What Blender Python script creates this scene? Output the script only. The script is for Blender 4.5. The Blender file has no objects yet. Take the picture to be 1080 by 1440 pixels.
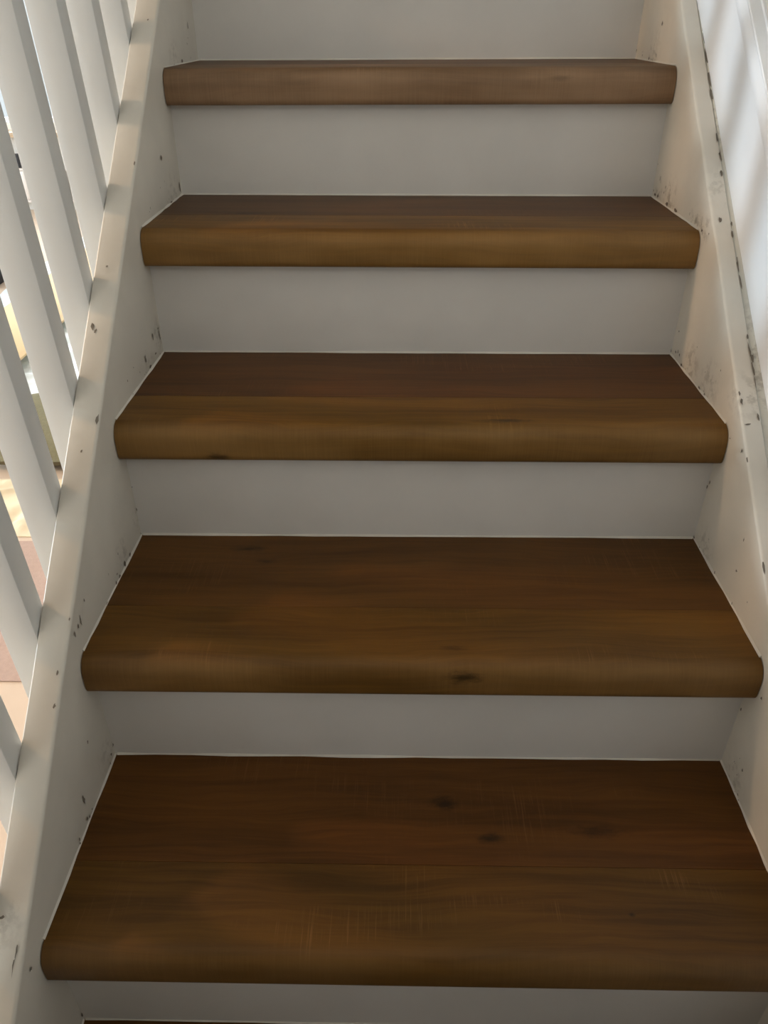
import bpy, bmesh, math, random
from mathutils import Vector, Matrix, noise

scn = bpy.context.scene
COL = scn.collection

# ------------------------------------------------------------------ camera
cam_data = bpy.data.cameras.new('camera')
cam_data.sensor_fit = 'VERTICAL'
cam_data.sensor_height = 36.0
cam_data.lens = 27.0                      # 1080 px focal length on a 1440 px tall frame
cam_data.clip_start = 0.02
cam = bpy.data.objects.new('camera', cam_data)
COL.objects.link(cam)
RX = (0.999819457, 0.018822033, -0.002604676)      # camera right
FW = (-0.017242754, 0.841122271, -0.540570081)     # camera forward
UP = (-0.007983777, 0.540517397, 0.841294956)      # camera up
cam.matrix_world = Matrix(((RX[0], UP[0], -FW[0], 0.37267), (RX[1], UP[1], -FW[1], -0.44134),
                           (RX[2], UP[2], -FW[2], 1.01050), (0, 0, 0, 1)))
scn.camera = cam

# ------------------------------------------------------------------ view, world, lights
vs = scn.view_settings
vs.view_transform = 'Standard'
vs.look = 'None'
vs.gamma = 1.0
vs.use_curve_mapping = False
vs.exposure = -0.34

world = bpy.data.worlds.new('world')
scn.world = world
world.use_nodes = True
wn = world.node_tree.nodes
wn['Background'].inputs[0].default_value = (0.82, 0.94, 1.0, 1)
wn['Background'].inputs[1].default_value = 1.3

def area(name, loc, target, sx, sy, power, color):
    d = bpy.data.lights.new(name, 'AREA')
    d.shape = 'RECTANGLE'; d.size = sx; d.size_y = sy
    d.energy = power; d.color = color
    o = bpy.data.objects.new(name, d); COL.objects.link(o)
    o.location = loc
    dirv = Vector(target) - Vector(loc)
    o.rotation_euler = dirv.to_track_quat('-Z', 'Y').to_euler()
    return o
# daylight entering by the windows of the lower room and by unseen openings added for their light
area('side_window_daylight', (-7.72, 1.28, 1.35), (0, 1.28, 1.35), 0.56, 0.66, 680, (0.70, 0.86, 1.0))
area('far_window_daylight', (-3.2, 7.72, 1.0), (-3.2, 0, 0.2), 2.3, 1.5, 110, (0.95, 0.97, 1.0))
area('rear_window_daylight', (-3.0, -2.72, 1.0), (-1.0, 2.0, 0.6), 1.7, 1.5, 21, (1.0, 0.98, 0.95))
area('added_roof_daylight', (0.3, -0.2, 4.80), (0.3, -0.2, 0.0), 0.9, 1.6, 2.5, (1.0, 0.97, 0.92))  # added light from above, stronger on the upper steps
area('added_side_daylight', (-7.72, 3.7, 0.95), (0, 1.0, 0.9), 2.1, 1.6, 360, (0.88, 0.95, 1.0))  # added broad light for the wall-side surfaces
area('added_rear_daylight', (0.4, -1.30, 1.75), (0.4, 0.5, 1.2), 0.66, 0.40, 3.8, (1.0, 0.97, 0.92))  # added frontal light for the noses and risers

# ------------------------------------------------------------------ dimensions (metres)
W = 0.80                       # clear width between the stringers
G = 0.238278                   # going
RI_ = 0.189289                 # rise
NO = 0.0265                    # nosing overhang
TH = 0.0519                    # nosing height
SL, AL = 0.807675, 0.248542    # top edge of the open-side stringer: z = SL*y + AL
SR, AR = 0.812501, 0.236625    # top edge of the wall-side stringer
FLOOR = -0.57
XO = -0.0362                   # outer face of the open-side stringer
def lz(y): return SL * y + AL
def rz(y): return SR * y + AR
def xw(y): return 0.8251 + max(0, 0.98 - y) * 0.0172      # face of the wall panelling (runs slightly out of parallel)
ZC = {-2: (0, 0), -1: (0, 0), 0: (-.001, 0), 1: (-.001, .002), 2: (0.0, .002), 3: (-.0012, -.0014),
      4: (.0006, -.0016), 5: (.0, .0014), 6: (0, 0), 7: (0, 0)}

# ------------------------------------------------------------------ materials
MATS = {}
def mat(name):
    m = bpy.data.materials.new(name); m.use_nodes = True
    nt = m.node_tree
    return m, nt, nt.nodes['Principled BSDF']
def nd(nt, t, **kw):
    n = nt.nodes.new(t)
    for k, v in kw.items(): setattr(n, k, v)
    return n
def link(nt, a, b): nt.links.new(a, b)
def setin(sock, v):
    if hasattr(v, 'links') or isinstance(v, bpy.types.NodeSocket): sock.id_data.links.new(v, sock)
    else: sock.default_value = v
def math_(nt, op, a, b=None, c=None, clamp=False):
    n = nd(nt, 'ShaderNodeMath', operation=op, use_clamp=clamp)
    for i, v in enumerate((a, b, c)):
        if v is not None: setin(n.inputs[i], v)
    return n.outputs[0]
def mixc(nt, f, a, b, blend='MIX'):
    n = nd(nt, 'ShaderNodeMix', data_type='RGBA', blend_type=blend)
    setin(n.inputs[0], f); setin(n.inputs[6], a); setin(n.inputs[7], b)
    return n.outputs[2]
def noise_(nt, vec, scale, detail=3, rough=0.55, dist=0.0):
    n = nd(nt, 'ShaderNodeTexNoise')
    setin(n.inputs['Vector'], vec); n.inputs['Scale'].default_value = scale
    n.inputs['Detail'].default_value = detail; n.inputs['Roughness'].default_value = rough
    n.inputs['Distortion'].default_value = dist
    return n.outputs[0]
def ramp(nt, f, lo, hi, a=0.0, b=1.0):
    n = nd(nt, 'ShaderNodeMapRange', interpolation_type='SMOOTHSTEP'); n.clamp = True
    setin(n.inputs[0], f); n.inputs[1].default_value = lo; n.inputs[2].default_value = hi
    n.inputs[3].default_value = a; n.inputs[4].default_value = b
    return n.outputs[0]
def mapping(nt, vec, sc, loc=(0, 0, 0)):
    n = nd(nt, 'ShaderNodeMapping'); setin(n.inputs[0], vec)
    n.inputs['Scale'].default_value = sc; n.inputs['Location'].default_value = loc
    return n.outputs[0]
def bump(nt, h, strength, dist, bsdf):
    n = nd(nt, 'ShaderNodeBump'); setin(n.inputs['Height'], h)
    n.inputs['Strength'].default_value = strength; n.inputs['Distance'].default_value = dist
    link(nt, n.outputs[0], bsdf.inputs['Normal'])

def paint(name, col, rough=0.4, dirt=None, spots=(), wear=0.05, brush=None):
    """brushed-on paint; spots = [(x,y,z,r,amount)] are grubby patches"""
    m, nt, b = mat(name)
    pos = nd(nt, 'ShaderNodeNewGeometry').outputs['Position']
    n1 = noise_(nt, pos, 9, 4)
    c = mixc(nt, ramp(nt, n1, 0.3, 0.75), (*[x * (1 - wear) for x in col], 1), (*[min(1, x * (1 + wear)) for x in col], 1))
    if spots:
        nz = noise_(nt, pos, 70, 5, 0.65)
        tot = None
        for (x, y, z, r, a) in spots:
            dn = nd(nt, 'ShaderNodeVectorMath', operation='DISTANCE')
            link(nt, pos, dn.inputs[0]); dn.inputs[1].default_value = (x, y, z)
            k = ramp(nt, dn.outputs['Value'], 0.0, r, a, 0.0)
            tot = k if tot is None else math_(nt, 'MAXIMUM', tot, k)
        f = math_(nt, 'MULTIPLY', tot, ramp(nt, nz, 0.46, 0.62), clamp=True)
        c = mixc(nt, f, c, (*(dirt or (0.16, 0.13, 0.10)), 1))
    link(nt, c, b.inputs['Base Color'])
    b.inputs['Roughness'].default_value = rough
    v = mapping(nt, pos, brush) if brush else pos
    bump(nt, noise_(nt, v, 60, 3), 0.12, 0.002, b)
    return m

def wood(name, seed, dark, light, knots=(), saw=0.5, worn=0.0, tone=(1, 1, 1)):
    dark = tuple(a * b for a, b in zip(dark, tone)); light = tuple(a * b for a, b in zip(light, tone))
    m, nt, b = mat(name)
    uv = nd(nt, 'ShaderNodeUVMap').outputs[0]
    base = mapping(nt, uv, (1, 1, 1), (seed * 3.17, seed * 1.31, seed * 0.7))
    warp = noise_(nt, mapping(nt, base, (1.2, 5, 1)), 3.0, 2)
    wv = nd(nt, 'ShaderNodeCombineXYZ'); link(nt, math_(nt, 'MULTIPLY', warp, 0.05), wv.inputs[1])
    ad = nd(nt, 'ShaderNodeVectorMath', operation='ADD'); link(nt, base, ad.inputs[0]); link(nt, wv.outputs[0], ad.inputs[1])
    p = ad.outputs[0]
    broad = noise_(nt, mapping(nt, p, (1.6, 16, 1)), 1.6, 3, 0.5)
    grain = noise_(nt, mapping(nt, p, (3.0, 85, 1)), 1.5, 6, 0.65)
    fine = noise_(nt, mapping(nt, p, (14, 600, 1)), 1.2, 3, 0.6)
    f = math_(nt, 'ADD', math_(nt, 'MULTIPLY', broad, 0.5), math_(nt, 'MULTIPLY', grain, 0.38))
    f = math_(nt, 'ADD', f, math_(nt, 'MULTIPLY', fine, 0.14))
    f = ramp(nt, f, 0.32, 0.70)
    c = mixc(nt, f, (*dark, 1), (*light, 1))
    # saw marks across the grain, in patches
    sm = noise_(nt, mapping(nt, base, (420, 9, 1)), 1.0, 3, 0.7)
    pm = noise_(nt, mapping(nt, base, (2.6, 6, 1), (4.1, 2.2, 0)), 1.5, 3, 0.6)
    sf = math_(nt, 'MULTIPLY', ramp(nt, sm, 0.52, 0.68), ramp(nt, pm, 0.53, 0.70))
    c = mixc(nt, math_(nt, 'MULTIPLY', sf, saw), c, tuple(min(1, x * 1.45 + 0.02) for x in light) + (1,))
    if worn:      # rounded front edge paler: rubbed wear, plus light on the nose painted in
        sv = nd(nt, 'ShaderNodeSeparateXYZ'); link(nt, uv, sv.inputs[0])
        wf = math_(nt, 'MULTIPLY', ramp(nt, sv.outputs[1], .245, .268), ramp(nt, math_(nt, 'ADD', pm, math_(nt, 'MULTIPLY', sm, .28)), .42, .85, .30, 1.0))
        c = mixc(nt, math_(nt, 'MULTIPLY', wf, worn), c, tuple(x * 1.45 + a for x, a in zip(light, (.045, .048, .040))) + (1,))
    # knots: dark eyes drawn out along the grain
    if knots:
        sep = nd(nt, 'ShaderNodeSeparateXYZ'); link(nt, uv, sep.inputs[0])
        kn = noise_(nt, mapping(nt, uv, (60, 170, 1)), 1.0, 4, 0.7)
        tot = None
        for (kx, kv, rx, rv, a) in knots:
            dx = math_(nt, 'DIVIDE', math_(nt, 'SUBTRACT', sep.outputs[0], kx), rx)
            dv = math_(nt, 'DIVIDE', math_(nt, 'SUBTRACT', sep.outputs[1], kv), rv)
            d2 = math_(nt, 'SQRT', math_(nt, 'ADD', math_(nt, 'MULTIPLY', dx, dx), math_(nt, 'MULTIPLY', dv, dv)))
            d2 = math_(nt, 'ADD', d2, math_(nt, 'MULTIPLY', math_(nt, 'SUBTRACT', kn, 0.5), 1.5))
            k = ramp(nt, d2, 0.0, 1.0, a, 0.0)
            tot = k if tot is None else math_(nt, 'MAXIMUM', tot, k)
        c = mixc(nt, tot, c, tuple(x * 0.28 for x in dark) + (1,))
    link(nt, c, b.inputs['Base Color'])
    b.inputs['Roughness'].default_value = 0.46
    b.inputs['Specular IOR Level'].default_value = 0.26
    h = math_(nt, 'ADD', math_(nt, 'MULTIPLY', grain, 0.6), math_(nt, 'MULTIPLY', sf, 0.5))
    bump(nt, h, 0.12, 0.001, b)
    return m

def plain(name, col, rough=0.6, var=0.1, scale=20, bstr=0.0, bscale=40):
    m, nt, b = mat(name)
    pos = nd(nt, 'ShaderNodeNewGeometry').outputs['Position']
    n1 = noise_(nt, pos, scale, 4)
    link(nt, mixc(nt, n1, (*[x * (1 - var) for x in col], 1), (*[min(1, x * (1 + var)) for x in col], 1)), b.inputs['Base Color'])
    b.inputs['Roughness'].default_value = rough
    if bstr: bump(nt, noise_(nt, pos, bscale, 4), bstr, 0.004, b)
    return m

M = {}
M['riser'] = paint('riser_white_paint', (0.755, 0.725, 0.675), 0.45, wear=0.025)
M['left_stringer'] = paint('cream_stringer_paint', (0.655, 0.610, 0.530), 0.34, wear=0.05, brush=(1, .4, .4),
    spots=[(0, .70, .60, .035, .5), (0, .64, .58, .03, .35), (0, 1.02, .95, .05, .4), (0, .90, .77, .05, .35), (0, .40, .40, .035, .35), (0, .47, .41, .03, .3), (0, .22, .21, .04, .3), (-.03, -.02, .24, .04, .3)])
M['right_stringer'] = paint('worn_stringer_paint', (0.765, 0.705, 0.605), 0.36, wear=0.05, dirt=(.20, .15, .09), brush=(1, .4, .4),
    spots=[(W, .73, .755, .035, .8), (W, .69, .76, .03, .8), (W, .86, .765, .05, .55), (W, .92, .77, .03, .5), (W, .63, .58, .05, .5), (W, .55, .585, .05, .4), (W, 1.08, .96, .05, .35), (W, .44, .39, .04, .4), (W, .2, .2, .04, .4), (.82, .46, .61, .05, .35), (.825, .7, .82, .05, .3)])
M['sealant'] = paint('white_sealant', (0.70, 0.66, 0.58), 0.5, wear=0.08)
M['gap_sealant'] = paint('grubby_sealant', (0.66, 0.64, 0.56), 0.55, wear=0.08, spots=[(.825, .5, .64, .12, .5), (.826, .80, .90, .12, .4)])
M['baluster'] = paint('baluster_white_paint', (0.72, 0.715, 0.69), 0.40, wear=0.02)
M['trim'] = paint('panel_gloss_white', (0.87, 0.87, 0.87), 0.30, wear=0.015)
M['wall'] = paint('wall_warm_white', (0.74, 0.71, 0.65), 0.8, wear=0.03)
M['ceiling'] = paint('ceiling_white', (0.78, 0.77, 0.74), 0.85, wear=0.02)
M['scuff'] = plain('scuff_grime', (0.19, 0.16, 0.125), 0.8, 0.5, 150)
M['floor'] = plain('pale_floor', (0.66, 0.52, 0.40), 0.5, 0.08, 6)
M['metal'] = plain('window_frame_white', (0.8, 0.8, 0.8), 0.4, 0.03)

# ------------------------------------------------------------------ mesh helpers
def mesh_obj(name, verts, faces, material, parent=None, smooth=False, uvs=None, bevel=0.0, seg=2, shade_angle=None):
    me = bpy.data.meshes.new(name)
    me.from_pydata([tuple(v) for v in verts], [], faces)
    if uvs:
        l = me.uv_layers.new(name='UVMap')
        for lp in me.loops: l.data[lp.index].uv = uvs[lp.vertex_index]
    bm = bmesh.new(); bm.from_mesh(me)
    bmesh.ops.recalc_face_normals(bm, faces=bm.faces)
    if bevel:
        es = [e for e in bm.edges if len(e.link_faces) == 2 and e.calc_face_angle(0) > 0.6]
        bmesh.ops.bevel(bm, geom=es, offset=bevel, segments=seg, profile=0.5, affect='EDGES', clamp_overlap=True)
    bm.to_mesh(me); bm.free()
    if smooth or bevel:
        for p in me.polygons: p.use_smooth = True
        try: me.set_sharp_from_angle(angle=math.radians(shade_angle or 35))
        except Exception: pass
    me.materials.append(material)
    o = bpy.data.objects.new(name, me); COL.objects.link(o)
    if parent: o.parent = parent
    return o
def boxv(x0, x1, y0, y1, z0, z1):
    return ([(x0, y0, z0), (x1, y0, z0), (x1, y1, z0), (x0, y1, z0), (x0, y0, z1), (x1, y0, z1), (x1, y1, z1), (x0, y1, z1)],
            [(0, 3, 2, 1), (4, 5, 6, 7), (0, 1, 5, 4), (1, 2, 6, 5), (2, 3, 7, 6), (3, 0, 4, 7)])
def box(name, x0, x1, y0, y1, z0, z1, material, parent=None, bevel=0.0):
    v, f = boxv(x0, x1, y0, y1, z0, z1)
    return mesh_obj(name, v, f, material, parent, bevel=bevel)
def boxes(name, lst, material, parent=None):
    V = []; F = []
    for b in lst:
        v, f = boxv(*b); o = len(V); V += v; F += [tuple(i + o for i in q) for q in f]
    return mesh_obj(name, V, F, material, parent)
def sweep(name, rings, material, parent=None, smooth=False, uvs=None, bevel=0.0, angle=None):
    """rings: equal-length closed loops of points, joined in turn and capped"""
    n = len(rings[0]); V = [p for r in rings for p in r]; F = []
    for k in range(len(rings) - 1):
        for j in range(n):
            a = k * n + j; b2 = k * n + (j + 1) % n
            F.append((a, b2, b2 + n, a + n))
    F.append(tuple(reversed(range(n)))); F.append(tuple((len(rings) - 1) * n + j for j in range(n)))
    return mesh_obj(name, V, F, material, parent, smooth=smooth, uvs=uvs, bevel=bevel, shade_angle=angle)
def empty(name, loc=(0, 0, 0)):
    o = bpy.data.objects.new(name, None); COL.objects.link(o); o.location = loc; o.empty_display_size = 0.1
    return o
def tag(o, label, cat, group=None):
    o['label'] = label; o['category'] = cat
    if group: o['group'] = group
    return o
def struct(o, label=None):
    o['kind'] = 'structure'
    if label: o['label'] = label
    return o

# ------------------------------------------------------------------ the room shell
YB, YF, XL, ZT = -2.6, 7.5, -7.6, 2.05          # rear wall, far wall, side wall, lower-room ceiling
struct(box('floor', XL - .2, 1.0, YB - .2, YF + .2, FLOOR - .1, FLOOR, M['floor']), 'pale warm floor of the lower room beyond the balusters')

# wall beside the stairs
ys = [YB, -1.2, 0, .98, 2.2, 3.3]
struct(sweep('wall_right', [[(xw(y) + .0125, y, FLOOR), (1.1, y, FLOOR), (1.1, y, 4.6), (xw(y) + .0125, y, 4.6)] for y in ys], M['wall']),
       'warm white wall rising beside the stairs above the sloped panelling')
# sloped panelling on that wall: flat board, quirk groove, rounded moulding, return
prof = [(-.06, .0), (.1250, .0), (.1205, .0108), (.1236, .0108), (.1276, .0002), (.1284, -.0010), (.1330, -.0048), (.140, -.0062), (.147, -.0055),
        (.1530, -.0022), (.1575, -.0010), (.162, -.0030), (.1655, -.0042), (.168, -.0030), (.1695, .0040), (.1710, .0100), (.1765, .0100), (.1772, .0124), (-.06, .0124)]
yt = [-1.2, -.6, 0, .5, .98, 1.4, 1.9]
trim = struct(sweep('trim_1', [[(xw(y) + n, y, rz(y) + h) for h, n in prof] for y in yt], M['trim'], smooth=True, angle=32),
              'glossy white sloped wall panelling with a grooved moulding beside the stairs')

# side wall of the lower room with its narrow window
def wall_with_hole(name, axis, c0, c1, a0, a1, b0, b1, ha0, ha1, hb0, hb1, material):
    L = [(a0, ha0, b0, b1), (ha1, a1, b0, b1), (ha0, ha1, b0, hb0), (ha0, ha1, hb1, b1)]
    if axis == 'x': lst = [(c0, c1, p, q, r, s) for p, q, r, s in L]
    else: lst = [(p, q, c0, c1, r, s) for p, q, r, s in L]
    return boxes(name, lst, material)
def glass_mat():
    m, nt, b = mat('window_glass'); nt.nodes.remove(b)
    out = nt.nodes['Material Output']
    t = nd(nt, 'ShaderNodeBsdfTransparent'); g = nd(nt, 'ShaderNodeBsdfGlossy'); g.inputs['Roughness'].default_value = 0.02
    mx = nd(nt, 'ShaderNodeMixShader'); mx.inputs[0].default_value = 0.06
    link(nt, t.outputs[0], mx.inputs[1]); link(nt, g.outputs[0], mx.inputs[2]); link(nt, mx.outputs[0], out.inputs[0])
    return m
M['glass'] = glass_mat()
def window(name, axis, c, a0, a1, b0, b1, bars, label):
    r = struct(empty(name, (c, a0, b0) if axis == 'x' else (a0, c, b0)), label)
    mw = Matrix.Translation(-r.location)
    def mk(nm, lst, m_):
        if axis == 'x': lst = [(c + n0, c + n1, p, q, s, t) for p, q, s, t, n0, n1 in lst]
        else: lst = [(p, q, c + n0, c + n1, s, t) for p, q, s, t, n0, n1 in lst]
        o = boxes(nm, lst, m_, r); o.matrix_parent_inverse = mw
    w_ = .04
    mk('window_frame', [(a0, a1, b0, b0 + w_, -.03, .03), (a0, a1, b1 - w_, b1, -.03, .03), (a0, a0 + w_, b0 + w_, b1 - w_, -.03, .03), (a1 - w_, a1, b0 + w_, b1 - w_, -.03, .03)], M['metal'])
    ed = [a0 + w_] + list(bars) + [a1 - w_]
    for q in bars: mk('mullion', [(q - .02, q + .02, b0 + w_, b1 - w_, -.025, .025)], M['metal'])
    for p, q in zip(ed[:-1], ed[1:]):
        g0 = p + (.02 if p in bars else 0); g1 = q - (.02 if q in bars else 0)
        mk('window_pane', [(g0, g1, b0 + w_, b1 - w_, -.003, .003)], M['glass'])
    return r
struct(boxes('wall_left', [(XL - .1, XL, YB, 1.0, FLOOR, ZT), (XL - .1, XL, 1.56, 2.6, FLOOR, ZT), (XL - .1, XL, 4.8, YF, FLOOR, ZT), (XL - .1, XL, 1.0, 1.56, FLOOR, .99),
    (XL - .1, XL, 1.0, 1.56, 1.71, ZT), (XL - .1, XL, 2.6, 4.8, FLOOR, .1), (XL - .1, XL, 2.6, 4.8, 1.8, ZT)], M['wall']), 'far side wall of the lower room')
window('added_window_5', 'x', XL - .05, 2.6, 4.8, .1, 1.8, [3.7], 'unseen wide window added to the side wall for its light')  # unseen opening, added together with its daylight lamp
window('window_1', 'x', XL - .05, 1.0, 1.56, .99, 1.71, [], 'narrow white framed window in the side wall')
struct(wall_with_hole('wall_far', 'y', YF, YF + .1, XL, -.14, FLOOR, ZT, -4.4, -2.0, .2, 1.8, M['wall']), 'end wall of the lower room')
window('window_2', 'y', YF + .05, -4.4, -2.0, .2, 1.8, [-3.6, -2.8], 'wide bright window at the end of the lower room')
struct(wall_with_hole('wall_rear', 'y', YB - .1, YB, XL, 1.0, FLOOR, ZT, -3.9, -2.1, .2, 1.8, M['wall']), 'rear wall of the lower room')
window('window_3', 'y', YB - .05, -3.9, -2.1, .2, 1.8, [-3.0], 'window in the rear wall of the lower room')
YE = .25                                         # edge of the upper floor, placed to shade the stair foot
struct(boxes('ceiling', [(XL, -.16, YB, YF, ZT, ZT + .2), (-.16, 1.0, YB, YE, ZT, ZT + .2)], M['ceiling']), 'white ceiling over the lower room and the stair foot')
struct(boxes('wall_upper', [(-.26, -.16, YB, 3.3, ZT + .2, 4.6), (-.26, 1.0, YB - .1, YB, ZT + .2, 4.6)], M['wall']), 'stairwell walls above the lower room')
M['panel'] = plain('darkened_end_wall', (0.10, 0.075, 0.06), 0.6, 0.2, 8)
struct(box('wall_end', -.26, .73, 3.3, 3.4, FLOOR, 4.6, M['panel']), 'unseen wall at the head of the stairs, made dark to cut reflections')  # unseen end wall, darkened to dim its reflection in the treads
struct(boxes('roof_lining', [(-.26, 1.0, YB, -1.0, 4.6, 4.7), (-.26, 1.0, .6, 3.4, 4.6, 4.7), (-.26, -.15, -1.0, .6, 4.6, 4.7), (.75, 1.0, -1.0, .6, 4.6, 4.7)], M['ceiling']), 'ceiling of the landing around an added roof window')

M['hall'] = paint('added_wall_paint', (.40, .37, .33), .8)  # mid tone chosen to cut light bounced onto the lower steps
M['door'] = plain('added_dark_door', (0.10, 0.07, 0.05), 0.5, 0.2, 8)
struct(boxes('added_wall_hall', [(-.17, -.09, -1.15, -.40, FLOOR, ZT), (-.17, .05, -1.27, -1.17, FLOOR, ZT), (.75, 1.0, -1.27, -1.17, FLOOR, ZT), (.05, .75, -1.27, -1.17, FLOOR, 1.53), (.05, .75, -1.27, -1.17, 1.97, ZT)], M['hall']), 'unseen walls added to shade the stair foot')  # added to block light from the lower steps
window('added_window_4', 'y', -1.22, .05, .75, 1.53, 1.97, [], 'unseen fanlight added to light the noses and risers')  # unseen opening added for the light from behind
dr = struct(box('added_door_1', .0, .80, -1.168, -1.13, FLOOR, 1.45, M['door'], bevel=.004), 'unseen dark door added to darken the stair foot')  # added unseen; its dark face reduces bounce at the stair foot
hd = box('door_handle', .08, .20, -1.10, -1.085, .45, .47, M['metal'], dr, bevel=.004); box('handle_rose', .08, .11, -1.13, -1.10, .44, .48, M['metal'], hd, bevel=.004)

w6 = struct(empty('added_window_6', (.3, -.2, 4.6)), 'unseen roof window added to light the upper stairs')  # unseen opening added around the overhead light
for nm, L6, mm in (('window_frame', [(-.45, .45, -.80, -.75, .0, .09), (-.45, .45, .75, .80, .0, .09), (-.45, -.40, -.75, .75, .0, .09), (.40, .45, -.75, .75, .0, .09)], M['metal']), ('window_pane', [(-.40, .40, -.75, .75, .04, .046)], M['glass'])):
    boxes(nm, L6, mm, w6)

# warm ceiling lamp of the lower room
lamp = empty('ceiling_lamp', (-1.6, .9, ZT)); tag(lamp, 'small round warm ceiling lamp in the lower room', 'lamp')
def lathe(name, pr, material, parent, n=32):
    V = []; F = []
    for r, z in pr:
        for k in range(n): V.append((r * math.cos(2 * math.pi * k / n), r * math.sin(2 * math.pi * k / n), z))
    for a in range(len(pr) - 1):
        for k in range(n): F.append((a * n + k, a * n + (k + 1) % n, (a + 1) * n + (k + 1) % n, (a + 1) * n + k))
    F.append(tuple(range(n))); F.append(tuple((len(pr) - 1) * n + k for k in range(n)))
    return mesh_obj(name, V, F, material, parent, smooth=True, shade_angle=40)
lathe('base', [(.11, -.001), (.11, -.02), (.09, -.03)], M['metal'], lamp)
lathe('rim', [(.10, -.031), (.11, -.034), (.11, -.05), (.10, -.053)], M['metal'], lamp)
ld = bpy.data.lights.new('ceiling_lamp_bulb', 'AREA'); ld.shape = 'DISK'; ld.size = .19; ld.energy = 31; ld.color = (1.0, .62, .33)
lo = bpy.data.objects.new('ceiling_lamp_bulb', ld); COL.objects.link(lo); lo.location = (-1.6, .9, ZT - .06)

# ------------------------------------------------------------------ the staircase
stairs = empty('staircase', (W / 2, -0.75, FLOOR))
tag(stairs, 'staircase with brown oak treads, white risers and cream painted side stringers', 'staircase')
SINV = Matrix.Translation(-stairs.location)
def part(o, parent=None):
    o.parent = parent or stairs
    if not parent: o.matrix_parent_inverse = SINV
    return o

RED_D, RED_L = (.060, .0240, .0030), (.132, .055, .0080)
OLI_D, OLI_L = (.074, .032, .0030), (.172, .080, .009)
KN = {1: ([(.434, .071, .024, .014, .9), (.487, .119, .022, .010, .9), (.616, .108, .045, .012, .6)], [(.631, .209, .006, .004, .9)]),
      2: ([(.163, .034, .035, .010, .8), (.192, .064, .022, .008, .6)], [(.453, .275, .030, .012, .85), (.44, .235, .02, .007, .5)]),
      3: ([], [(.134, .300, .022, .009, .8), (.517, .241, .05, .007, .8)]),
      4: ([(.14, .147, .04, .012, .5)], []), 5: ([], [(.62, .27, .03, .006, .3)])}
TONE = {5: (1.25, 1.5, 6.5), 4: (1.17, 1.2, 1.7), 1: (.78, .74, .68), 2: (.95, .92, .9), 6: (1.2, 1.25, 2.0)}  # upper treads paler and bluer, lower darker: light and haze put into the colour
TONEB = {5: (1.1, 1.15, 2.2), 4: (.85, .85, 1.0), 3: (.92, .84, .8), 1: (1.0, .9, .8), 6: (1.1, 1.15, 2.0)}  # back boards: the upper ones carry painted haze too
def nose_profile(y0, z):
    """points from the flat top round the nose to the underside, with the running length"""
    P = []
    for k in range(0, 9):
        a = k / 8 * math.pi / 2
        P.append((y0 + .021 - .021 * math.sin(a), z - .025 + .025 * math.cos(a)))
    for k in range(0, 6):
        a = k / 5 * math.pi / 2
        P.append((y0 + .007 - .007 * math.cos(a), z - TH + .010 - .010 * math.sin(a)))
    return P
JOINT = {1: .1544, 2: .161, 3: .1687, 4: .160, 5: .165}
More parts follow.
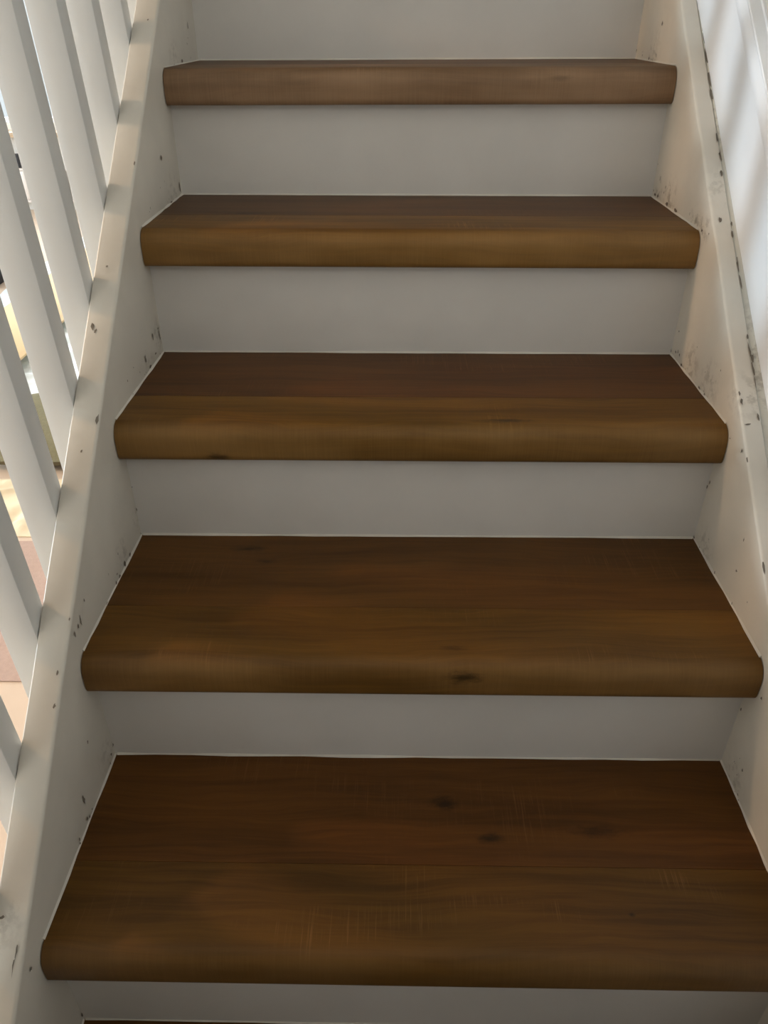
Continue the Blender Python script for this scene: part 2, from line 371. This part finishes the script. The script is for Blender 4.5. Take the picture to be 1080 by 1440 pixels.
for i in range(-2, 8):
    z = i * RI_; yb = i * G; y0 = (i - 1) * G - NO
    zl, zr = ZC[i]
    rnd = random.Random(i + 11)
    if i > -3:
        jy = yb - JOINT.get(i, .163)
        kb, kf = KN.get(i, ([], []))
        xs = [.0012, W * .25, W * .5, W * .75, W - .0012]
        def ztilt(x): return zl + (zr - zl) * x / W
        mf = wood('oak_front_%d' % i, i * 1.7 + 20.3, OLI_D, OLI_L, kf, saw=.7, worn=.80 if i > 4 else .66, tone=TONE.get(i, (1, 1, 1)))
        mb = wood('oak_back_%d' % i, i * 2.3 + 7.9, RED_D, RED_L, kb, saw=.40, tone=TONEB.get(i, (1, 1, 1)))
        # front board, wrapping round the nose
        prof2 = [(jy - .0001, z - .0005), (jy - .0005, z)] + nose_profile(y0, z) + [(y0 + NO + .010, z - TH), (y0 + NO + .010, z - .020), (jy - .0001, z - .020)]
        dl = [yb - jy, yb - jy + .0005]
        for q in range(2, len(prof2)):
            a, b = prof2[q - 1], prof2[q]
            dl.append(dl[-1] + math.hypot(b[0] - a[0], b[1] - a[1]))
        rings = []; uvs = []
        for x in xs:
            rings.append([(x, y, zz + ztilt(x)) for y, zz in prof2])
            uvs += [(x, d) for d in dl]
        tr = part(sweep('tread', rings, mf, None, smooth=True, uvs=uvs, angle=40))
        # back board
        bp = [(yb - .0005, z - .020), (yb - .0005, z), (jy + .0005, z), (jy + .0001, z - .0005), (jy + .0001, z - .020)]
        rings = []; uvs = []
        for x in xs:
            rings.append([(x, y, zz + ztilt(x)) for y, zz in bp])
            uvs += [(x, yb - y) for y, zz in bp]
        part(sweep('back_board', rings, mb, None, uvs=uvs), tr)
        # thin sealant lines along both ends and the back
        for side, xa, sgn in ((0, 0.0002, 1), (1, W - .0002, -1)):
            rr = []
            n = 10
            for k in range(n + 1):
                y = yb - .001 - (G + NO - .020) * k / n
                w_ = .0020 + rnd.uniform(-.0007, .0009)
                zz = z + (zl if side == 0 else zr)
                rr.append([(xa, y, zz - .001), (xa + sgn * w_, y, zz - .001), (xa + sgn * w_ * .9, y, zz + .0006), (xa, y, zz + w_ * .95)])
            part(sweep('sealant_bead', rr, M['sealant'], None), tr)
        rr = []
        for k in range(17):
            x = .003 + (W - .006) * k / 16; w_ = .0021 + rnd.uniform(-.0008, .0010); zz = z + ztilt(x)
            rr.append([(x, yb - .0002, zz - .001), (x, yb - w_, zz - .001), (x, yb - w_ * .9, zz + .0006), (x, yb - .0002, zz + w_)])
        part(sweep('sealant_bead', rr, M['sealant'], None), tr)
    # riser standing on this tread's back edge, up under the next nosing
    if i < 7:
        part(box('riser', -.001, W + .001, yb, yb + .012, z - .03, z + RI_ - TH + .004, M['riser']))

# bottom riser on the floor
part(box('riser', -.001, W + .001, -3 * G, -3 * G + .012, FLOOR, -2 * RI_ - TH + .004, M['riser']))

# stringers: rounded boards following the slope
def stringer_ring(y, xin, xout, top, drop, r_in, r_out, rebate=0):
    """cross-section loop; xin is the stair side, xout the other"""
    s = 1 if xout > xin else -1
    zb = max(top - drop, FLOOR)
    P = [(xin, y, zb)]
    for k in range(5):
        a = k / 4 * math.pi / 2
        P.append((xin + s * (r_in - r_in * math.cos(a)), y, top - r_in + r_in * math.sin(a)))
    for k in range(4):
        a = k / 3 * math.pi / 2
        P.append((xout - s * (r_out - r_out * math.sin(a)), y, top - r_out + r_out * math.cos(a)))
    if rebate:
        P += [(xout, y, top - .009), (xout - s * rebate, y, top - .010), (xout - s * rebate, y, zb)]
    else:
        P.append((xout, y, zb))
    return P
def wob(y, s): return noise.noise(Vector((y * 9, s, 0))) * .0007
yy = [-.88 + 2.78 * k / 110 for k in range(111)]
ls = part(sweep('stringer', [stringer_ring(y, 0 + wob(y, 1), XO + wob(y, 2), lz(y) + wob(y, 3), .36, .0045, .0022, .012) for y in yy], M['left_stringer'], smooth=True, angle=60))
ls['label'] = 'cream painted stringer under the balusters'
rs = part(sweep('stringer', [stringer_ring(y, W + wob(y, 4), .8246 + wob(y, 5) * .3, rz(y) + wob(y, 6), .36, .0040, .0016) for y in yy], M['right_stringer'], smooth=True, angle=60))
rs['label'] = 'worn white painted stringer along the wall'
# filler between the wall-side stringer and the panelling, widening downwards
fy = [y for y in yy if -.88 <= y <= .99]
part(sweep('gap_filler', [[(.8250, y, rz(y) - .03), (max(xw(y), .8254) - .0002, y, rz(y) - .03), (max(xw(y), .8254) - .0002, y, rz(y) + .0008 + abs(wob(y, 8))),
      (.8250 + .35 * max(0, xw(y) - .8252), y, rz(y) - .0010 + wob(y, 9)), (.8250, y, rz(y) - .0022)] for y in fy], M['gap_sealant'], smooth=True, angle=50), rs)

# scuffs and paint chips: flat marks on the painted faces, one part for each stringer
LI=[(0.000,1.198,0.959,0.0031,0.0093),(0.000,1.135,1.001,0.0030,0.0120),(0.000,1.065,0.950,0.0115,0.0058),(0.000,1.011,0.946,0.0083,0.0042),(0.000,0.953,0.939,0.0067,0.0040),(0.000,0.856,0.829,0.0050,0.0076),(0.000,0.940,0.772,0.0040,0.0161),(0.000,0.876,0.760,0.0090,0.0026),(0.000,0.705,0.597,0.0030,0.0165),(0.000,0.672,0.606,0.0034,0.0092),(0.000,0.624,0.590,0.0033,0.0112),(0.000,0.640,0.572,0.0068,0.0045),(0.000,0.672,0.580,0.0046,0.0035),(0.000,0.546,0.568,0.0032,0.0032),(-0.000,0.476,0.459,0.0026,0.0026),(-0.000,0.475,0.422,0.0021,0.0064),(0.000,0.397,0.383,0.0041,0.0144),(0.000,0.373,0.380,0.0041,0.0081),(0.000,0.358,0.381,0.0020,0.0080),(-0.000,0.318,0.377,0.0039,0.0088),(0.000,0.244,0.415,0.0018,0.0127),(-0.000,0.223,0.413,0.0018,0.0090),(0.000,0.235,0.414,0.0018,0.0072),(0.000,0.264,0.429,0.0018,0.0046),(0.000,0.182,0.276,0.0019,0.0048),(0.000,0.237,0.207,0.0031,0.0052),(-0.000,0.226,0.201,0.0031,0.0082),(0.000,0.138,0.225,0.0029,0.0135),(0.000,0.133,0.197,0.0030,0.0059),(0.000,0.104,0.190,0.0024,0.0078),(0.000,-0.039,0.192,0.0036,0.0046),(0.000,-0.001,0.011,0.0021,0.0085),(0.000,-0.009,0.181,0.0028,0.0047),(0.000,0.485,0.393,0.0022,0.0087),(0.000,0.420,0.383,0.0031,0.0073)]
LT=[(-0.002,0.730,0.838,0.0023,0.0069),(-0.019,0.597,0.731,0.0032,0.0021),(-0.026,0.525,0.673,0.0051,0.0071),(-0.022,0.520,0.669,0.0030,0.0041),(-0.003,0.421,0.589,0.0038,0.0086),(-0.017,0.388,0.562,0.0024,0.0024),(-0.002,0.226,0.431,0.0018,0.0036),(-0.007,0.179,0.393,0.0027,0.0035),(-0.005,0.151,0.370,0.0035,0.0035),(-0.028,-0.013,0.238,0.0054,0.0027),(-0.009,-0.046,0.211,0.0018,0.0126),(-0.008,-0.037,0.219,0.0018,0.0081),(-0.013,0.941,1.009,0.0027,0.0027)]
RI=[(0.800,1.099,0.950,0.0044,0.0074),(0.800,1.053,1.002,0.0029,0.0072),(0.800,0.917,0.763,0.0040,0.0067),(0.800,0.863,0.760,0.0090,0.0052),(0.800,0.933,0.762,0.0068,0.0041),(0.800,0.817,0.760,0.0075,0.0050),(0.800,0.725,0.748,0.0059,0.0047),(0.800,0.693,0.758,0.0046,0.0069),(0.800,0.665,0.760,0.0022,0.0034),(0.800,0.661,0.570,0.0035,0.0082),(0.800,0.577,0.568,0.0044,0.0099),(0.800,0.555,0.566,0.0033,0.0087),(0.800,0.524,0.564,0.0027,0.0085),(0.800,0.493,0.559,0.0026,0.0062),(0.800,0.471,0.559,0.0020,0.0041),(0.800,0.694,0.578,0.0036,0.0048),(0.800,0.447,0.556,0.0020,0.0020),(0.800,0.409,0.558,0.0020,0.0059),(0.800,0.471,0.477,0.0021,0.0074),(0.800,0.475,0.467,0.0021,0.0053),(0.800,0.479,0.430,0.0022,0.0065),(0.800,0.450,0.379,0.0033,0.0130),(0.800,0.338,0.426,0.0025,0.0039),(0.800,0.343,0.470,0.0015,0.0058),(0.800,0.371,0.376,0.0021,0.0062),(0.800,0.338,0.371,0.0020,0.0061),(0.800,0.390,0.377,0.0021,0.0063),(0.800,0.224,0.367,0.0019,0.0047),(0.800,0.203,0.343,0.0019,0.0057),(0.800,0.233,0.292,0.0015,0.0060),(0.800,0.240,0.246,0.0021,0.0051),(0.800,0.241,0.207,0.0032,0.0063),(0.800,0.176,0.188,0.0031,0.0124),(0.800,0.188,0.188,0.0021,0.0104),(0.800,0.160,0.178,0.0021,0.0041),(0.800,0.189,0.233,0.0020,0.0040)]
RT=[(0.825,0.854,0.930,0.0038,0.0204),(0.824,0.835,0.915,0.0038,0.0176),(0.822,0.725,0.825,0.0035,0.0070),(0.810,0.666,0.778,0.0045,0.0056),(0.823,0.774,0.865,0.0030,0.0121),(0.824,0.750,0.846,0.0030,0.0143),(0.823,0.524,0.662,0.0031,0.0062),(0.823,0.508,0.650,0.0031,0.0144),(0.825,0.501,0.644,0.0031,0.0082),(0.824,0.488,0.633,0.0031,0.0122),(0.824,0.475,0.623,0.0020,0.0142),(0.802,0.461,0.611,0.0030,0.0080),(0.803,0.452,0.604,0.0040,0.0060),(0.821,0.437,0.592,0.0030,0.0079),(0.807,0.428,0.584,0.0079,0.0020),(0.800,0.391,0.554,0.0019,0.0039),(0.801,0.286,0.469,0.0028,0.0093),(0.827,0.935,0.997,0.0027,0.0134),(0.826,0.916,0.981,0.0027,0.0159),(0.826,0.892,0.961,0.0026,0.0183),(0.824,0.647,0.763,0.0033,0.0067),(0.825,0.610,0.733,0.0027,0.0153),(0.825,0.588,0.714,0.0022,0.0172),(0.825,0.660,0.773,0.0022,0.0045)]

def flakes(name, marks, fn, parent, seed):
    rnd = random.Random(seed); V = []; F = []
    for (x, y, z, w_, h) in marks:
        n = rnd.choice((7, 8, 9)); o = len(V)
        a0 = rnd.uniform(0, 6.28)
        for k in range(n):
            a = a0 + k / n * 2 * math.pi; r = rnd.uniform(.35, 1.0) * .68
            V.append(fn(x, y, z, math.cos(a) * r * w_, math.sin(a) * r * h))
        F.append(tuple(range(o, o + n)))
    me = bpy.data.meshes.new(name); me.from_pydata(V, [], F); me.materials.append(M['scuff'])
    o = bpy.data.objects.new(name, me); COL.objects.link(o); part(o, parent); o['kind'] = 'stuff'
    o['label'] = 'dark scuffs and paint chips'
    return o
fr = random.Random(77)      # fine specks along the tread edges of both stringers
for q in range(70):
    k = fr.randint(0, 5); d = fr.random() ** 1.3 * .2
    s_ = fr.uniform(.001, .0035)
    (LI if q % 2 else RI).append((0, k * G - d, k * RI_ + .004 + fr.random() ** 3 * .05, s_ * fr.uniform(.4, .9), s_ * fr.uniform(.8, 2.4)))
flakes('scuff_marks', LI, lambda x, y, z, a, b: (.0011, y + a * 1.6, z + b), ls, 1)
flakes('scuff_marks', LT, lambda x, y, z, a, b: (min(x + a, -.001), y + b * 1.2, lz(y + b * 1.2) + .0011), ls, 2)
flakes('scuff_marks', RI, lambda x, y, z, a, b: (W - .0011, y + a * 1.6, z + b), rs, 3)
flakes('scuff_marks', RT, lambda x, y, z, a, b: (x + a, y + b * 1.2, rz(y + b * 1.2) + .0011), rs, 4)

# ------------------------------------------------------------------ the balustrade
bal = empty('balustrade', (XO - .02, -0.6, lz(-.6)))
tag(bal, 'white balustrade of square leaning balusters along the open side of the stairs', 'balustrade')
BINV = Matrix.Translation(-bal.location)
BY = [.9216, .8049, .6883, .5694, .4545, .3399, .2262, .1078]
BY = [.9216 + .1165 * k for k in range(6, 0, -1)] + BY + [.1078 - .1155 * k for k in range(1, 4)]
LEAN = -.042; BW = .0325; BX = .0395
def make_baluster(y):
    y0, y1 = y - BW / 2, y + BW / 2
    V = []
    zb = lz(y)
    def px(xx, yv, dz): return (XO - .0012 + xx + LEAN * (dz + lz(yv) - zb), yv, lz(yv) + dz)
    for dz in (-.20, .735):
        V += [px(-BX, y0, dz), px(0, y0, dz), px(0, y1, dz), px(-BX, y1, dz)]
    F = [(0, 3, 2, 1), (4, 5, 6, 7), (0, 1, 5, 4), (1, 2, 6, 5), (2, 3, 7, 6), (3, 0, 4, 7)]
    o = mesh_obj('baluster', V, F, M['baluster'], None, bevel=.0012, seg=2)
    o.parent = bal; o.matrix_parent_inverse = BINV
    return o
for y in BY: make_baluster(y)
ry = [-.36, 0, .6, 1.2, 1.75]
hr = sweep('handrail', [[(XO - .003 + a + LEAN * .73 - .016, y, lz(y) + .73 + b) for a, b in
      ((-.024, 0), (-.030, .012), (-.030, .040), (-.020, .055), (.020, .055), (.030, .040), (.030, .012), (.024, 0))] for y in ry], M['baluster'], None, smooth=True, angle=30)
hr.parent = bal; hr.matrix_parent_inverse = BINV

# ------------------------------------------------------------------ things in the lower room, glimpsed between the balusters
M['plastic'] = plain('white_dust_sheet', (0.80, 0.88, 0.90), 0.35, 0.10, 14)
M['board'] = plain('tan_fibreboard', (0.80, 0.58, 0.32), 0.65, 0.06, 5)
M['rug'] = plain('dusky_pink_rug', (0.50, 0.36, 0.30), 0.95, 0.12, 60, 0.5, 300)
M['blanket'] = plain('cream_blanket', (0.80, 0.68, 0.48), 0.9, 0.06, 12)
M['olive'] = plain('olive_fabric', (0.20, 0.18, 0.10), 0.95, 0.25, 70, 0.5, 250)
M['black'] = plain('matt_black', (0.012, 0.012, 0.016), 0.5, 0.2, 30)
M['radiator'] = plain('radiator_white', (0.74, 0.68, 0.63), 0.4, 0.04, 10)
M['sill'] = plain('tan_window_sill', (0.45, 0.32, 0.20), 0.5, 0.12, 12)

def rumpled(name, x0, x1, y0, y1, nx, ny, z0, amp, freq, seed, material, edge=.02):
    V = []; F = []
    for j in range(ny + 1):
        for i in range(nx + 1):
            x = x0 + (x1 - x0) * i / nx; y = y0 + (y1 - y0) * j / ny
            p = Vector((x * freq, y * freq, seed))
            h = abs(noise.noise(p)) * 1.2 + abs(noise.noise(p * 2.3)) * .6 + abs(noise.noise(p * 5.1)) * .25
            ex = min(i, nx - i) / nx; ey = min(j, ny - j) / ny
            h *= min(1, min(ex, ey) * 12)
            wx = noise.noise(Vector((y * 5, seed, 3))) * edge; wy = noise.noise(Vector((x * 5, seed, 9))) * edge
            V.append((x + wx, y + wy, z0 + .004 + h * amp))
    n = len(V)
    V += [(v[0], v[1], z0 + .001) for v in V]
    st = nx + 1
    for j in range(ny):
        for i in range(nx):
            a = j * st + i
            F.append((a, a + 1, a + 1 + st, a + st)); F.append((n + a, n + a + st, n + a + 1 + st, n + a + 1))
    bd = [i for i in range(nx)] + [j * st + nx for j in range(ny)] + [ny * st + i for i in range(nx, 0, -1)] + [j * st for j in range(ny, 0, -1)]
    for k in range(len(bd)):
        a, b = bd[k], bd[(k + 1) % len(bd)]
        F.append((a, b, n + b, n + a))
    return mesh_obj(name, V, F, material, None, smooth=True, shade_angle=60)
tag(rumpled('dust_sheet', -2.36, -1.0, 3.02, 6.6, 60, 150, FLOOR, .030, 4.0, 2.0, M['plastic']),
    'crumpled white plastic dust sheet on the floor seen between the balusters', 'dust sheet')
b_ = box('fibreboard_panel', -2.08, -1.62, 2.95, 6.2, FLOOR + .066, FLOOR + .078, M['board'], bevel=.002)
tag(b_, 'long tan board lying on the white dust sheet', 'board')
tag(rumpled('floor_rug', -1.7, -.42, 1.11, 1.80, 40, 24, FLOOR, .003, 6, 5.0, M['rug'], .004),
    'dusky pink rug on the pale floor beyond the balusters', 'rug')
tag(rumpled('blanket', -1.75, -.80, 1.83, 2.24, 60, 40, FLOOR, .03, 6, 8.0, M['blanket'], .04),
    'rumpled cream blanket on the floor behind the pink rug', 'blanket')
def cushion(name, cx, cy, sx, sy, h, material):
    V = []; F = []; n = 20
    for sgn in (1, -1):
        for j in range(n + 1):
            for i in range(n + 1):
                u = -1 + 2 * i / n; v = -1 + 2 * j / n
                t = (max(0, (1 - u ** 4) * (1 - v ** 4))) ** .5
                V.append((cx + u * sx * (1 - .06 * v * v), cy + v * sy * (1 - .06 * u * u), FLOOR + h / 2 + sgn * t * h / 2))
    m = (n + 1) ** 2
    for j in range(n):
        for i in range(n):
            a = j * (n + 1) + i
            F.append((a, a + 1, a + n + 2, a + n + 1)); F.append((m + a, m + a + n + 1, m + a + n + 2, m + a + 1))
    o = mesh_obj(name, V, F, material, None, smooth=True, shade_angle=80)
    bm = bmesh.new(); bm.from_mesh(o.data); bmesh.ops.remove_doubles(bm, verts=bm.verts, dist=.0005); bm.to_mesh(o.data); bm.free()
    return o
tag(cushion('floor_cushion', -1.13, 2.61, .30, .33, .12, M['olive']), 'olive fabric floor cushion between the blanket and the dust sheet', 'cushion')
k_ = empty('storage_box', (-2.75, 5.1, FLOOR)); tag(k_, 'black storage box on the floor beside the dust sheet', 'box')
box('body', -.30, .30, -.27, .27, .0, .22, M['black'], k_, bevel=.01); box('lid', -.31, .31, -.28, .28, .2205, .25, M['black'], k_, bevel=.006)
r_ = empty('radiator', (-3.2, 7.42, -.46)); tag(r_, 'white column radiator under the far window', 'radiator')
for k in range(22):
    box('column', -.62 + k * .057, -.62 + k * .057 + .045, -.03, .03, 0, .26, M['radiator'], r_, bevel=.008)
box('header', -.63, .63, -.022, .022, .262, .285, M['radiator'], r_); box('header', -.63, .63, -.022, .022, -.025, -.002, M['radiator'], r_)
for xx in (-.5, .5): box('foot', xx - .02, xx + .02, -.02, .02, -.11, -.0255, M['radiator'], r_)
s_ = box('window_sill', -4.5, -1.9, 7.28, 7.498, .10, .14, M['sill'], bevel=.004); struct(s_, 'tan window sill under the bright far window'); s_.name = 'trim_2'
k_ = empty('speaker', (-3.35, 7.41, -.46 + .2855)); tag(k_, 'small black speaker lying on the radiator', 'speaker')
box('cabinet', -.14, .14, -.03, .03, 0, .12, M['black'], k_, bevel=.006); box('grille', -.12, .12, -.0335, -.0305, .01, .11, M['black'], k_)
